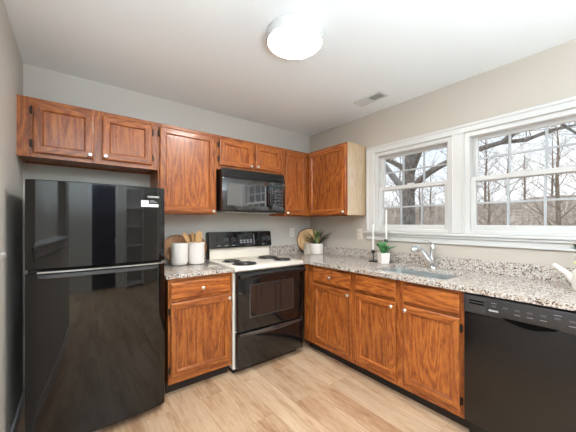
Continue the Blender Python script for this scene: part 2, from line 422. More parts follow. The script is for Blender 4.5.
# ------------------------------------------------------------------ cabinets
def framed(bm, x0, x1, z0, z1, prof, close):
    """mitred frame: prof = list of (inset from the outer edge, y); side pieces get slot 0, top and bottom slot 1"""
    loops = []
    for ins, y in prof:
        loops.append([bm.verts.new(p) for p in ((x0+ins, y, z0+ins), (x1-ins, y, z0+ins), (x1-ins, y, z1-ins), (x0+ins, y, z1-ins))])
    for a, b in zip(loops, loops[1:]):
        for k in range(4):
            f = bm.faces.new([a[k], a[(k+1) % 4], b[(k+1) % 4], b[k]]); f.material_index = 1 if k in (0, 2) else 0
    if close: bm.faces.new(loops[-1]).material_index = 1
    bm.faces.new(loops[0][::-1]).material_index = 0
def knob(parent, x, y, z):
    bm = lathe(bmesh.new(), [(.0, -.027), (.009, -.0265), (.0145, -.022), (.015, -.017), (.009, -.012), (.006, -.008), (.007, 0), (0, 0)], (x, y, z), 16, 'y')
    obj('knob', bm, NICKEL, parent, local=True)
def cabinet(label, cat, loc, rotz, w, z0, z1, depth, doors=(), drawers=(), toe=False, side=None, group=None, name='wall_cabinet'):
    r = thing(name, label, cat, loc, rotz, group)
    fr = .02
    bm = bmesh.new(); t = .016; zb = z0+(.012 if not toe else 0)
    box(bm, .001, t, fr, depth, z0, z1); box(bm, w-t, w-.001, fr, depth, z0, z1); box(bm, t, w-t, depth-.006, depth, z0, z1)
    box(bm, t, w-t, fr, depth-.006, zb, zb+t)
    if not toe: box(bm, t, w-t, fr, depth-.006, z1-t, z1)
    c = obj('carcass', bm, OAK_V, r, local=True, smooth=0)
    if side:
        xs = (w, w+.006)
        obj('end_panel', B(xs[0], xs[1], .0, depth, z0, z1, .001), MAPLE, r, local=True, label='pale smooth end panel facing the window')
    # face frame
    cov = sorted({(round(d[0], 3), round(d[1], 3)) for d in list(doors)+list(drawers)})
    merged = []
    for a, b in cov:
        if merged and a < merged[-1][1]: merged[-1] = (min(a, merged[-1][0]), max(b, merged[-1][1]))
        else: merged.append((a, b))
    bm = bmesh.new(); x = 0
    for a, b in merged:
        box(bm, x, a+.012, 0, fr, z0, z1, .0008, 0); x = b-.012
        zs = sorted((d[2], d[3]) for d in list(doors)+list(drawers) if d[0] >= a-.01 and d[1] <= b+.01)
        box(bm, a+.012, b-.012, .001, fr, z0, z1, 0, 1)
    box(bm, x, w, 0, fr, z0, z1, .0008, 0)
    obj('face_frame', bm, [OAK_V, OAK_H], r, local=True, smooth=0)
    for (x0, x1, a, b, kn, hs) in doors:
        bm = bmesh.new(); framed(bm, x0, x1, a, b, [(.013, -.0005), (.013, -.010), (0, -.011), (0, -.016), (.003, -.019), (.009, -.021), (.046, -.021), (.049, -.018), (.051, -.0185), (.056, -.009), (.058, -.009)], False)
        d = obj('door', bm, [OAK_V, OAK_H], r, local=True, smooth=0)
        pm = bmesh.new(); box(pm, x0+.056, x1-.056, -.0095, -.002, a+.056, b-.056)
        obj('panel', pm, OAK_V, d, local=True, smooth=0)
        if kn: knob(d, kn[0], -.021, kn[1])
        if hs:
            for hz in (a+.06, b-.06):
                hx = x0 if hs == 'L' else x1; s = -1 if hs == 'L' else 1
                hb = bmesh.new(); tube(hb, [(hx+s*.004, -.010, hz-.026), (hx+s*.004, -.010, hz+.026)], .0055, 8); box(hb, hx, hx+s*.016, -.006, -.0005, hz-.022, hz+.022, .001)
                obj('hinge', hb, HINGE, d, local=True)
    for (x0, x1, a, b, kn) in drawers:
        bm = bmesh.new(); framed(bm, x0, x1, a, b, [(.013, -.0005), (.013, -.010), (0, -.011), (0, -.016), (.003, -.019), (.010, -.021)], True)
        for f in bm.faces: f.material_index = 1
        d = obj('drawer_front', bm, [OAK_V, OAK_H], r, local=True, smooth=0)
        if kn: knob(d, (x0+x1)/2, -.021, (a+b)/2)
    if toe: obj('toe_kick', B(.0, w, .075, .09, 0, z0), TOEK, r, local=True)
    return r
UZ0, UZ1, UD = 1.378, 2.1265, .2972
RZ = -PI/2
# wall cabinets along the back wall; local x = world x from the cabinet's left edge
def bx(x0): return lambda *a: [(p-x0 if i < 2 else p) for i, p in enumerate(a)]
x0 = XL; f = bx(x0)
cabinet('short oak two-door cabinet above the black refrigerator', 'cabinet', (x0, -UD, 0), 0, .842, 1.735, UZ1, UD-.002,
        [(*f(-2.722, -2.392, 1.762, 2.10), (-2.415-x0, 1.787), 'L'), (*f(-2.343, -2.004, 1.768, 2.096), (-2.322-x0, 1.79), 'R')])
x0 = -1.957; f = bx(x0)
cabinet('tall single-door oak wall cabinet between refrigerator and microwave', 'cabinet', (x0, -UD, 0), 0, .509, UZ0, UZ1, UD-.002,
        [(*f(-1.945, -1.47, 1.39, 2.098), (-1.487-x0, 1.405), 'L')])
x0 = -1.447; f = bx(x0)
cabinet('low oak two-door cabinet directly above the microwave', 'cabinet', (x0, -UD, 0), 0, .795, 1.805, UZ1, UD-.002,
        [(*f(-1.42, -1.064, 1.845, 2.096), (-1.085-x0, 1.866), 'L'), (*f(-1.029, -.698, 1.85, 2.094), (-1.008-x0, 1.87), None)])
x0 = -.6515; f = bx(x0)
cabinet('narrow oak corner wall cabinet right of the microwave', 'cabinet', (x0, -UD, 0), 0, .65, UZ0, UZ1, UD-.002,
        [(*f(-.643, -.33, 1.39, 2.104), (-.622-x0, 1.408), None)])
y0 = -.322
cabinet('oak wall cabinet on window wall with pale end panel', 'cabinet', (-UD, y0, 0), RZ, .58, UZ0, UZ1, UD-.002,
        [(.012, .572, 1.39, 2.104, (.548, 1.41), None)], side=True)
# base cabinets
BZ0, BZ1, BD = .095, .882, .6127
x0 = -1.957; f = bx(x0)
cabinet('oak base cabinet with one drawer between refrigerator and white range', 'cabinet', (x0, -BD, 0), 0, .512, BZ0, BZ1, BD-.002,
        [(*f(-1.942, -1.463, .144, .70), (-1.478-x0, .672), 'L')], [(*f(-1.942, -1.468, .728, .85), True)], toe=True, name='base_cabinet')
cabinet('oak base cabinet with one knobbed drawer right of the range', 'cabinet', (-BD, -.60, 0), RZ, .636, BZ0, BZ1, BD-.002,
        [(.148, .615, .14, .702, (.594, .672), None)], [(.148, .615, .726, .853, True)], toe=True, name='base_cabinet')
cabinet('two-door oak sink base cabinet beside the dishwasher', 'cabinet', (-BD, -1.237, 0), RZ, .853, BZ0, BZ1, BD-.002,
        [(.03, .402, .14, .708, (.375, .678), None), (.462, .832, .14, .708, (.484, .676), 'R')],
        [(.03, .402, .738, .857, False), (.462, .832, .734, .856, False)], toe=True, name='base_cabinet')

# ------------------------------------------------------------------ granite tops
CZ0, CZ1, CD = .884, .914, .648
t = thing('countertop', 'short granite countertop between refrigerator and range with canisters on it', 'countertop', (-1.70, -.3, CZ0))
obj('worktop', B(-1.978, -1.445, -CD, -.001, CZ0, CZ1, .004, seg=2), GRANITE, t)
tag(obj('backsplash', B(-1.978, -1.445, -.021, -.001, CZ1, 1.015, .002), GRANITE, loc=(-1.71, -.01, CZ1)), 'short granite backsplash behind the canisters left of the range', 'backsplash')
SX0, SX1, SY0, SY1 = -.535, -.155, -1.37, -1.945
YE = -2.76
t = thing('countertop', 'long granite countertop under the windows holding the sink', 'countertop', (-.3, -1.4, CZ0))
bm = bmesh.new()
poly = [(-CD, -.66), (-.69, -.66), (-.69, -.001), (-.001, -.001), (-.001, YE), (-CD, YE)]
# slab as strips around the sink hole
for a, b, c, d_ in ((-.69, -.001, -.66, -.001), (-CD, -.001, SY0, -.66), (-CD, SX0, SY1, SY0), (SX1, -.001, SY1, SY0), (-CD, -.001, YE, SY1)):
    box(bm, a, b, c, d_, CZ0, CZ1)
bmesh.ops.remove_doubles(bm, verts=bm.verts, dist=1e-5)
obj('worktop', bm, GRANITE, t, smooth=0)
bm = bmesh.new(); box(bm, -.021, -.001, YE, -.001, CZ1, 1.012, .002)
tag(obj('backsplash', bm, GRANITE, loc=(-.01, -1.4, CZ1)), 'long granite backsplash along the window wall behind the sink', 'backsplash')
tag(obj('backsplash', B(-.69, -.0215, -.021, -.001, CZ1, 1.02, .002), GRANITE, loc=(-.35, -.01, CZ1)), 'short granite backsplash in the corner right of the range', 'backsplash')

# sink
t = thing('sink', 'stainless steel sink set into the granite below the window', 'sink', (-.345, -1.66, .7))
bm = bmesh.new(); x0, x1, y0, y1 = SX0-.006, SX1+.006, SY1-.006, SY0+.006; zt, zf = .8835, .70
def rrect(x0, x1, y0, y1, r, z, n=5):
    out = []
    for cx, cy, a0 in ((x1-r, y1-r, 0), (x0+r, y1-r, PI/2), (x0+r, y0+r, PI), (x1-r, y0+r, 3*PI/2)):
        for k in range(n+1): a = a0+PI/2*k/n; out.append((cx+r*math.cos(a), cy+r*math.sin(a), z))
    return out
lp = [rrect(x0-.02, x1+.02, y0-.02, y1+.02, .06, zt), rrect(x0, x1, y0, y1, .05, zt), rrect(x0, x1, y0, y1, .05, zf+.03), rrect(x0+.012, x1-.012, y0+.012, y1-.012, .05, zf+.008), rrect(x0+.03, x1-.03, y0+.03, y1-.03, .04, zf)]
vs = [[bm.verts.new(p) for p in l] for l in lp]
for a, b in zip(vs, vs[1:]):
    for k in range(len(a)): bm.faces.new([a[k], a[(k+1) % len(a)], b[(k+1) % len(a)], b[k]])
bm.faces.new(vs[-1])
obj('basin', bm, STEEL, t)
obj('drain', lathe(bmesh.new(), [(0, .002), (.03, .002), (.034, .005), (.042, .006), (.044, .001)], (-.30, -1.66, .70), 24), CHROME, t)

# faucet
t = thing('faucet', 'chrome single-lever kitchen faucet behind the sink', 'faucet', (-.085, -1.655, CZ1))
fx, fy = -.085, -1.655
obj('base', lathe(bmesh.new(), [(0, .0), (.031, .0), (.031, .006), (.026, .014), (.0, .014)], (fx, fy, CZ1), 24), CHROME, t)
obj('body', tube(bmesh.new(), [(fx, fy, CZ1+.012), (fx, fy, 1.0), (fx, fy, 1.075), (fx, fy, 1.10), (fx, fy, 1.115)], [.023, .022, .021, .019, .01], 20), CHROME, t)
dx, dy = -.88, .47
def sp_(d, z): return (fx+dx*d, fy+dy*d, z)
obj('spout', tube(bmesh.new(), [sp_(.0, .955), sp_(.028, .985), sp_(.055, 1.025), sp_(.08, 1.058), sp_(.105, 1.075), sp_(.12, 1.077)], [.018, .020, .0195, .019, .019, .019], 16), CHROME, t)
obj('spray_head', tube(bmesh.new(), [sp_(.118, 1.077), sp_(.128, 1.079), sp_(.165, 1.077), sp_(.182, 1.070), sp_(.192, 1.060)], [.020, .025, .028, .027, .022], 18), CHROME, t)
obj('lever', tube(bmesh.new(), [(fx, fy, 1.108), sp_(.01, 1.125), sp_(.04, 1.142), sp_(.085, 1.152)], [.012, .009, .008, .006], 12, flat=.6), CHROME, t)

# ------------------------------------------------------------------ refrigerator
t = thing('refrigerator', 'glossy black top-freezer refrigerator in the left corner', 'refrigerator', (-2.36, -.4, 0))
FX0, FX1, FYF, FZ = -2.718, -2.007, -.729, 1.537
obj('body', B(FX0+.004, FX1-.004, -.655, -.04, .05, FZ-.006, .004), MATBLACK, t)
SAG = .022
def fdoor(z0, z1, name):
    bm = bmesh.new(); n = 28; prof = []
    xs = [FX0+(FX1-FX0)*k/n for k in range(n+1)]; xc = (FX0+FX1)/2; hw = (FX1-FX0)/2
    def fy_(x):
        u = (x-xc)/hw; e = max(0, abs(u)-.965)/.035
        return FYF - SAG*(1-u*u) + .012*e*e
    prof = [(x, fy_(x)) for x in xs]+[(FX1, -.668), (FX0, -.668)]
    m = len(prof); rings = []
    for z, s in ((z0, .004), (z0+.004, 0), (z1-.004, 0), (z1, .004)):
        rings.append([bm.verts.new((x, y+(s if i <= n else 0), z)) for i, (x, y) in enumerate(prof)])
    for a, b in zip(rings, rings[1:]):
        for k in range(m): bm.faces.new([a[k], a[(k+1) % m], b[(k+1) % m], b[k]])
    bm.faces.new(rings[0][::-1]); bm.faces.new(rings[-1])
    return obj(name, bm, FRIDGEBLACK, t, smooth=40), fy_
fd, FYX = fdoor(1.040, FZ, 'freezer_door'); ld, _ = fdoor(.045, 1.018, 'door')
def strip(z0, z1, off0, off1, xa, xb, n=24):     # a bar following the bowed door front
    bm = bmesh.new(); r = []
    for k in range(n+1):
        x = xa+(xb-xa)*k/n; y = FYX(x); r.append([bm.verts.new((x, y+o, z)) for o, z in ((off1, z0), (off0, z0), (off0, z1), (off1, z1))])
    for a, b in zip(r, r[1:]):
        for k in range(4): bm.faces.new([a[k], a[(k+1) % 4], b[(k+1) % 4], b[k]])
    bm.faces.new(r[0]); bm.faces.new(r[-1][::-1]); return bm
obj('edge_glint_strip', strip(1.0185, 1.0275, -.004, .05, FX0+.05, FX1-.002), mat('edge_glint_metal', (.62, .64, .67), .25, metal=1), ld, label='silver strip drawn for the window glint along the lower door top')  # pale strip standing in for window light caught on the door's top edge
bm = strip(.992, 1.012, -.026, -.012, -2.63, -2.09)
for xa, s in ((-2.63, 1), (-2.09, -1)):
    y = FYX(xa); prism(bm, [(xa-s*.035, y-.001), (xa, y-.026), (xa+s*.02, y-.026), (xa+s*.02, y-.012), (xa+s*.005, y-.001)], 'z', .992, 1.012)
obj('handle', bm, mat('handle_black', (.045, .045, .05), .25, ior=1.7), ld)
for x in (FX0+.06, FX1-.06):
    for y in (-.60, -.12): obj('foot', lathe(bmesh.new(), [(0, 0), (.02, 0), (.02, .02), (.008, .022), (.008, .052), (0, .052)], (x, y, 0), 12), MATBLACK, t)
bm = text_mesh('FRIGIDAIRE', .0165, .0004, .0004); bm.transform(Matrix.Translation((-2.088, FYX(-2.088)-.0008, 1.472)) @ Matrix.Rotation(.05, 4, 'Z') @ Matrix.Rotation(PI/2, 4, 'X'))
obj('brand_badge', bm, LIGHTMARK, fd, smooth=0)
ST = mat('white_sticker', srgb(235, 235, 232), .5)
bm = strip(1.405, 1.447, -.0006, -.0001, -2.158, -2.112, 3); s_ = obj('sticker', bm, ST, fd, smooth=0)
bm = strip(1.405, 1.424, -.0006, -.0001, -2.110, -2.050, 3); obj('sticker', bm, ST, fd, smooth=0)
bm = bmesh.new()
for k in range(3): strip_b = strip(1.434+k*.006, 1.437+k*.006, -.0006, -.0001, -2.106, -2.056-.01*k, 2); strip_b.verts.ensure_lookup_table(); me_ = bpy.data.meshes.new('m'); strip_b.to_mesh(me_); bm.from_mesh(me_); strip_b.free(); bpy.data.meshes.remove(me_)
obj('printed_lines', bm, GREY, fd, smooth=0)

# ------------------------------------------------------------------ range
t = thing('range', 'white electric coil range with black oven door between base cabinets', 'stove', (-1.07, -.33, 0))
RX0, RX1, RF = -1.438, -.697, -.62
obj('body', B(RX0, RX1, RF, -.03, .045, .885, .003), WHITE, t)
obj('plinth', B(RX0+.02, RX1-.02, RF+.03, -.06, 0, .045), MATBLACK, t)
ck = obj('cooktop', B(RX0-.002, RX1+.002, -.672, -.03, .886, .922, .006, seg=2), WHITE, t)
obj('backguard_riser', B(RX0+.012, RX1-.005, -.075, -.02, .922, 1.04, .004), WHITE, t)
bm = bmesh.new(); prism(bm, [(-.11, 1.036), (-.012, 1.036), (-.012, 1.196), (-.055, 1.207), (-.085, 1.20)], 'x', RX0-.004, RX1+.008)
bmesh.ops.bevel(bm, geom=list(bm.edges), offset=.006, segments=2, affect='EDGES')
cp = obj('control_panel', bm, BLACK, t)
obj('side_trim', B(RX0-.004, RX0+.014, -.078, -.015, .925, 1.04, .003), MATBLACK, t)
# slanted panel frame: face from (-.11,1.036) to (-.085,1.20)
pn = Vector((0, -.164, -.025)).normalized() if False else Vector((0, -.164, .025)).normalized()
def onpanel(x, h):                               # h 0..1 up the face
    return Vector((x, -.11+.025*h, 1.036+.164*h))
def panel_plate(x0, x1, h0, h1, m, name, par, th=.002):
    bm = bmesh.new(); q = [onpanel(x0, h0), onpanel(x1, h0), onpanel(x1, h1), onpanel(x0, h1)]
    a = [bm.verts.new(p+pn*.0002) for p in q]; b = [bm.verts.new(p+pn*th) for p in q]
    bm.faces.new(b); bm.faces.new(a[::-1])
    for k in range(4): bm.faces.new([a[k], a[(k+1) % 4], b[(k+1) % 4], b[k]])
    return obj(name, bm, m, par, smooth=0)
for x in (-1.335, -1.255, -1.172, -.80, -.735):
    bm = lathe(bmesh.new(), [(.026, 0), (.026, .004), (.021, .006), (.018, .022), (.015, .025), (0, .025)], (0, 0, 0), 20)
    box(bm, -.004, .004, -.018, .018, .024, .032, .002)
    bm.transform(Matrix.Translation(onpanel(x, .52)) @ pn.to_track_quat('Z', 'Y').to_matrix().to_4x4())
    obj('knob', bm, DARKGREY, cp)
dp = panel_plate(-1.11, -.935, .22, .82, mat('clock_panel', (.03, .03, .034), .15), 'clock_panel', cp)
panel_plate(-1.06, -.985, .58, .74, mat('clock_display', (.012, .02, .02), .1), 'display', cp, .003)
for k in range(4):
    for j in range(2): panel_plate(-1.095+k*.04, -1.07+k*.04, .28+j*.13, .35+j*.13, GREY, 'button', cp, .0035)
panel_plate(-.925, -.918, .15, .85, GREY, 'printed_line', cp)
for x in (-1.335, -1.255, -1.172, -.80): panel_plate(x-.018, x+.018, .14, .17, GREY, 'printed_mark', cp)
# burners
for (x, y, r) in ((-1.29, -.29, .078), (-1.268, -.515, .098), (-.848, -.26, .098), (-.828, -.50, .078)):
    b_ = obj('burner', lathe(bmesh.new(), [(0, .001), (r*.6, .001), (r, .006), (r+.012, .006), (r+.014, 0)], (x, y, .922), 32), MATBLACK, t, label='black coil burner in a black drip bowl')
    pts = []
    turns = 4 if r > .09 else 3
    for k in range(turns*24+1):
        a = 2*PI*k/24; q = .018+(r-.018)*k/(turns*24); pts.append((x+q*math.cos(a), y+q*math.sin(a), .932))
    obj('coil', tube(bmesh.new(), pts, .0055, 6), mat('coil_black', (.07, .065, .06), .4, metal=.5), b_)
# oven door
DGREY = mat('oven_window_trim', (.05, .048, .046), .3)
dr = obj('oven_door', B(RX0+.016, RX1-.002, -.68, -.622, .372, .872, .006, seg=2), BLACK, t)
obj('window_trim', B(-1.308, -.827, -.6808, -.679, .477, .765, .001), DGREY, dr)
obj('oven_window', B(-1.30, -.835, -.6815, -.679, .485, .757, .001), mat('oven_window_glass', (.022, .018, .016), .04, ior=1.7), dr, label='dark brown glass oven window')
bm = B(-1.418, -.70, -.728, -.706, .826, .862, .009, seg=3)
for x in (-1.39, -.73): box(bm, x-.014, x+.014, -.708, -.68, .83, .858, .004)
obj('handle', bm, BLACK, dr)
dw_ = obj('storage_drawer', B(RX0+.016, RX1-.002, -.676, -.622, .06, .362, .006, seg=2), BLACK, t)
bm = bmesh.new(); pr_ = []
n = 24
for k in range(n+1):
    u = k/n; x = RX0+.03+(RX1-RX0-.05)*u; dz = .012+.020*math.sin(PI*u)
    pr_.append((x, dz))
poly = [(x, .356) for x, _ in pr_]+[(x, .356-dz) for x, dz in reversed(pr_)]
prism(bm, poly, 'y', -.686, -.676)
tube(bm, [(RX0+.03+(RX1-RX0-.05)*k/24, -.684, .356-.012-.020*math.sin(PI*k/24)) for k in range(25)], .0065, 10)
obj('handle', bm, mat('black_handle_gloss', (.03, .03, .033), .12, ior=2.2), dw_)

# ------------------------------------------------------------------ microwave
t = thing('microwave', 'black over-the-range microwave hung under the oak cabinets', 'microwave', (-1.07, -.2, 1.40))
MX0, MX1, MF = -1.432, -.714, -.40
MBLACK = mat('gloss_black_glass', (.008, .008, .009), .03, ior=2.1)
obj('body', B(MX0+.002, MX1-.002, -.365, -.005, 1.408, 1.80, .003), MATBLACK, t)
bm = bmesh.new(); prism(bm, [(-.366, 1.722), (-.398, 1.722), (-.374, 1.811), (-.366, 1.811)], 'x', MX0, MX1); 
vg = obj('vent_grille', bm, MATBLACK, t, smooth=0)
for k in range(5):
    h = .12+.17*k; y = -.398+.024*h; z = 1.722+.089*h
    obj('slat', B(MX0+.03, MX1-.03, y-.003, y+.002, z, z+.004), BLACK, vg, smooth=0)
md = obj('door', B(MX0, -.925, -.40, -.366, 1.418, 1.718, .005, seg=2), MBLACK, t)
obj('door_window', B(-1.385, -.955, -.4012, -.399, 1.462, 1.668, .0008), mat('microwave_window', (.06, .06, .064), .03, ior=2.3), md, label='grey screened glass window')
bm = bmesh.new(); tube(bm, [(-.905, -.401, 1.45), (-.905, -.428, 1.465), (-.905, -.434, 1.50), (-.905, -.434, 1.64), (-.905, -.428, 1.675), (-.905, -.401, 1.69)], .010, 12)
mc = obj('control_panel', B(-.922, MX1, -.40, -.366, 1.418, 1.718, .005, seg=2), MBLACK, t)
obj('handle', bm, BLACK, md)
obj('display', B(-.865, -.745, -.4012, -.399, 1.66, 1.695, .0005), mat('dim_display', (.03, .05, .05), .1), mc)
for r_ in range(6):
    for c_ in range(3):
        obj('button', B(-.862+c_*.042, -.828+c_*.042, -.4015, -.399, 1.445+r_*.034, 1.468+r_*.034, .001), DARKGREY, mc, smooth=0)
obj('bottom_trim', B(MX0, MX1, -.40, -.366, 1.402, 1.416, .003), MATBLACK, t)
for x in (-1.25, -.90): obj('grease_filter', B(x-.13, x+.13, -.33, -.12, 1.400, 1.4085, .002), STEEL, t)

# ------------------------------------------------------------------ dishwasher
t = thing('dishwasher', 'black dishwasher at the right end under the granite counter', 'dishwasher', (-.32, -2.40, 0))
DY0, DY1 = -2.098, -2.70
obj('tub', B(-.60, -.03, DY1, DY0, .10, .870, .002), MATBLACK, t)
dd = obj('door', B(-.640, -.602, DY1, DY0, .115, .765, .006, seg=2), SATINBLACK, t)
pc = obj('control_panel', B(-.648, -.602, DY1, DY0, .768, .872, .005, seg=2), DARKGREY if False else mat('dishwasher_panel', (.034, .032, .032), .35), t)
obj('toe_panel', B(-.56, -.54, DY1, DY0, .0, .105), MATBLACK, t)
bm = bmesh.new(); poly = []
for k in range(25): u = k/24; poly.append((-2.285-.235*u, .777-.030*math.sin(PI*u)))
poly += [(-2.52, .777+.001), (-2.285, .777+.001)]
prism(bm, poly, 'x', -.6495, -.63); obj('handle_recess_shade', bm, SLOT, pc)  # raised near-black crescent, painted for the shade inside the recess
obj('latch_vent', B(-.6492, -.64, -2.212, -2.112, .772, .866, .001), mat('dishwasher_vent', (.045, .042, .042), .35), pc)
obj('vent_slot', B(-.6500, -.64, -2.205, -2.13, .838, .846), SLOT, pc)
obj('vent_slot', B(-.6500, -.64, -2.205, -2.13, .822, .830), SLOT, pc)
bm = bmesh.new()
for k in range(7): box(bm, -.6488, -.647, -2.228-k*.0065, -2.2328-k*.0065, .800, .809)
obj('brand_badge', bm, LIGHTMARK, pc, smooth=0)
rnd = random.Random(4)
for k in range(8):
    y = -2.24-k*.052
    obj('button', B(-.6492, -.647, y, y-.022, .826, .836, .0004), mat('panel_button', (.09, .09, .09), .4) if k == 0 else bpy.data.materials['panel_button'], pc, smooth=0)
    if k in (2, 3, 4, 6): obj('printed_mark', B(-.6486, -.647, y+.002, y-.024, .806, .809), GREY, pc, smooth=0)
    if k in (0, 5): obj('printed_mark', B(-.6486, -.647, y+.002, y-.026, .846, .849), GREY, pc, smooth=0)

# ------------------------------------------------------------------ ceiling lamp, vent, outlets
LX, LY = -1.433, -1.452
def ceiling_lamp(x, y, r, label, strength):
    t = thing('ceiling_light', label, 'light', (x, y, H-.06))
    obj('rim', lathe(bmesh.new(), [(r-.004, -.058), (r, -.058), (r+.004, -.052), (r+.004, -.003), (r-.02, -.001), (0, -.001)], (x, y, H), 48), TRIM, t)
    obj('diffuser', lathe(bmesh.new(), [(r-.003, -.050), (r-.006, -.060), (r-.03, -.066), (r*.5, -.070), (0, -.071)], (x, y, H), 48), mat('lit_diffuser', (1, .98, .95), .5, emit=strength), t)
ceiling_lamp(LX, LY, .168, 'round white flush-mount ceiling light glowing above the kitchen floor', LAMP)
for (x, y, lb) in ((-1.45, -4.3, 'round fill light added behind the viewpoint near the rear door'), (-4.4, -1.6, 'round fill light added in the brown room beyond the pass-through'), (-4.4, -4.0, 'round fill light added in the far rear corner of the brown room')):
    ceiling_lamp(x, y, .20, lb, LAMP*.6)  # unseen lamps, added to brighten the kitchen from the other rooms
t = thing('air_vent', 'white rectangular air register in the ceiling near the window wall', 'vent', (-.30, -1.18, H))
bm = bmesh.new()
vx0, vx1, vy0, vy1 = -.375, -.235, -1.335, -1.035
box(bm, vx0, vx1, vy0, vy0+.022, H-.008, H, .002); box(bm, vx0, vx1, vy1-.022, vy1, H-.008, H, .002)
box(bm, vx0, vx0+.022, vy0+.022, vy1-.022, H-.008, H, .002); box(bm, vx1-.022, vx1, vy0+.022, vy1-.022, H-.008, H, .002)
obj('frame', bm, TRIM, t)
obj('damper', B(vx0+.022, vx1-.022, vy0+.022, -1.19, H-.0025, H-.0005), mat('grey_damper', srgb(150, 155, 150), .5), t)
obj('closed_plate', B(vx0+.022, vx1-.022, -1.19, vy1-.022, H-.0035, H-.0005), TRIM, t)
for k in range(6):
    x = vx0+.034+k*.0145
    obj('slat', B(x, x+.003, -1.19, vy1-.022, H-.008, H-.003), TRIM, t, smooth=0)
def outlet(label, loc, rotz, PLATE=PLATE):
    t = thing('wall_outlet', label, 'outlet', loc, rotz)
    obj('cover_plate', B(-.036, .036, -.006, 0, -.058, .058, .003), PLATE, t, local=True)
    for z in (-.022, .022):
        s = obj('socket', B(-.016, .016, -.0085, -.005, z-.015, z+.015, .002), PLATE, t, local=True)
        bm = bmesh.new(); box(bm, -.0075, -.005, -.0092, -.008, z-.006, z+.006); box(bm, .005, .0075, -.0092, -.008, z-.006, z+.006)
        obj('slots', bm, SLOT, s, local=True, smooth=0)
outlet('white duplex outlet on the back wall right of the range', (-.305, 0, 1.177), 0)
outlet('almond duplex outlet on the window wall left of window', (0, -.828, 1.173), RZ, mat('almond_switch_plate', srgb(222, 208, 192), .4))

# ------------------------------------------------------------------ things on the counters
def pot_wall(prof_out, th, h, c, n=36):          # hollow vessel
    inner = [(r-th, z) for r, z in reversed(prof_out) if z > .01]
    return lathe(bmesh.new(), [(0, 0)]+prof_out+inner+[(0, .012)], c, n)
C1, C2 = (-1.740, -.155), (-1.586, -.155)
t = thing('canister', 'white round-bottomed ceramic canister left of the utensil crock', 'canister', (*C1, CZ1))
obj('jar', pot_wall([(.045, .0), (.060, .004), (.068, .015), (.072, .035), (.072, .185), (.071, .194), (.069, .197)], .006, .197, (*C1, CZ1)), CERAMIC, t)
t = thing('utensil_crock', 'white straight-sided ceramic crock holding wooden utensils', 'crock', (*C2, CZ1))
obj('jar', pot_wall([(.066, .0), (.073, .004), (.074, .012), (.074, .178), (.077, .181), (.077, .196), (.074, .199)], .006, .199, (*C2, CZ1)), CERAMIC, t)
def spoon(label, name, base, tip, turn, wide, hl, m, slot=False):
    base, tip = Vector(base), Vector(tip); d_ = (tip-base).normalized()
    t = thing(name, label, 'utensil', base, 0, 'wooden utensils in the crock')
    obj('handle', tube(bmesh.new(), [base, base+(tip-base)*.5, tip-d_*hl*.6], [.006, .006, .007], 10), m, t)
    # head: flattened ellipsoid
    bm = bmesh.new(); bmesh.ops.create_uvsphere(bm, u_segments=20, v_segments=12, radius=1)
    for v in bm.verts:
        if v.co.y < 0: v.co.y *= .45
    bm.transform(Matrix.Diagonal((wide, .009, hl*.62, 1)))
    z = d_; x = Vector((math.cos(turn), math.sin(turn), 0)); x = (x-z*x.dot(z)).normalized(); y = z.cross(x)
    R = Matrix((x, y, z)).transposed().to_4x4()
    bm.transform(Matrix.Translation(tip-d_*hl*.5) @ R)
    obj('spoon_head', bm, m, t)
spoon('wooden spoon leaning left out of the crock', 'wooden_spoon', (C2[0]+.045, C2[1]-.01, .93), (C2[0]-.118, C2[1]-.005, 1.20), .6, .030, .09, WOOD)
spoon('slim wooden spatula standing in middle of crock', 'wooden_spatula', (C2[0]+.01, C2[1]+.02, .93), (C2[0]-.045, C2[1]-.02, 1.205), .8, .024, .095, WOOD)
spoon('wide pale wooden spoon upright at right of crock', 'wooden_spoon', (C2[0]-.01, C2[1]-.02, .93), (C2[0]+.018, C2[1]-.03, 1.212), .3, .040, .105, WOOD)
def disc_board(name, label, c, r, th, tilt, rz, m, rim=None, cat='board'):
    t = thing(name, label, cat, c, 0)
    M = Matrix.Translation(c) @ Matrix.Rotation(rz, 4, 'Z') @ Matrix.Rotation(-tilt, 4, 'X')
    bm = lathe(bmesh.new(), [(0, -th/2), (r-.004, -th/2), (r, -th/2+.003), (r, th/2-.003), (r-.004, th/2), (0, th/2)], (0, 0, 0), 48, 'y'); bm.transform(M)
    obj('slab', bm, m, t)
    if rim:
        bm = lathe(bmesh.new(), [(r-.003, -th/2-.0015), (r+.004, -th/2-.001), (r+.005, 0), (r+.004, th/2+.001), (r-.003, th/2+.0015)], (0, 0, 0), 48, 'y'); bm.transform(M)
        obj('rim', bm, rim, t)
def leaning(r, tilt): return CZ1+r*math.cos(tilt)+.010
disc_board('cutting_board', 'round brown cutting board leaning behind the white canister', (-1.735, -.060, leaning(.132, .15)), .132, .014, .15, 0, WOODD)
disc_board('cutting_board', 'round wooden cutting board leaning behind the utensil crock', (-1.585, -.064, leaning(.134, .17)), .134, .014, .17, 0, WOODD)
disc_board('wooden_tray', 'round pale wood board with dark rim standing in the corner', (-.135, -.135, leaning(.150, .12)+.004), .150, .014, .12, -PI/4, WOOD, BARKRIM)
t = thing('canister', 'taupe stoneware canister beside the white plant pot in the corner', 'canister', (-.222, -.205, CZ1))
obj('jar', lathe(bmesh.new(), [(0, 0), (.044, 0), (.047, .004), (.047, .128), (.044, .132), (0, .132)], (-.222, -.205, CZ1), 28), TAUPE, t)

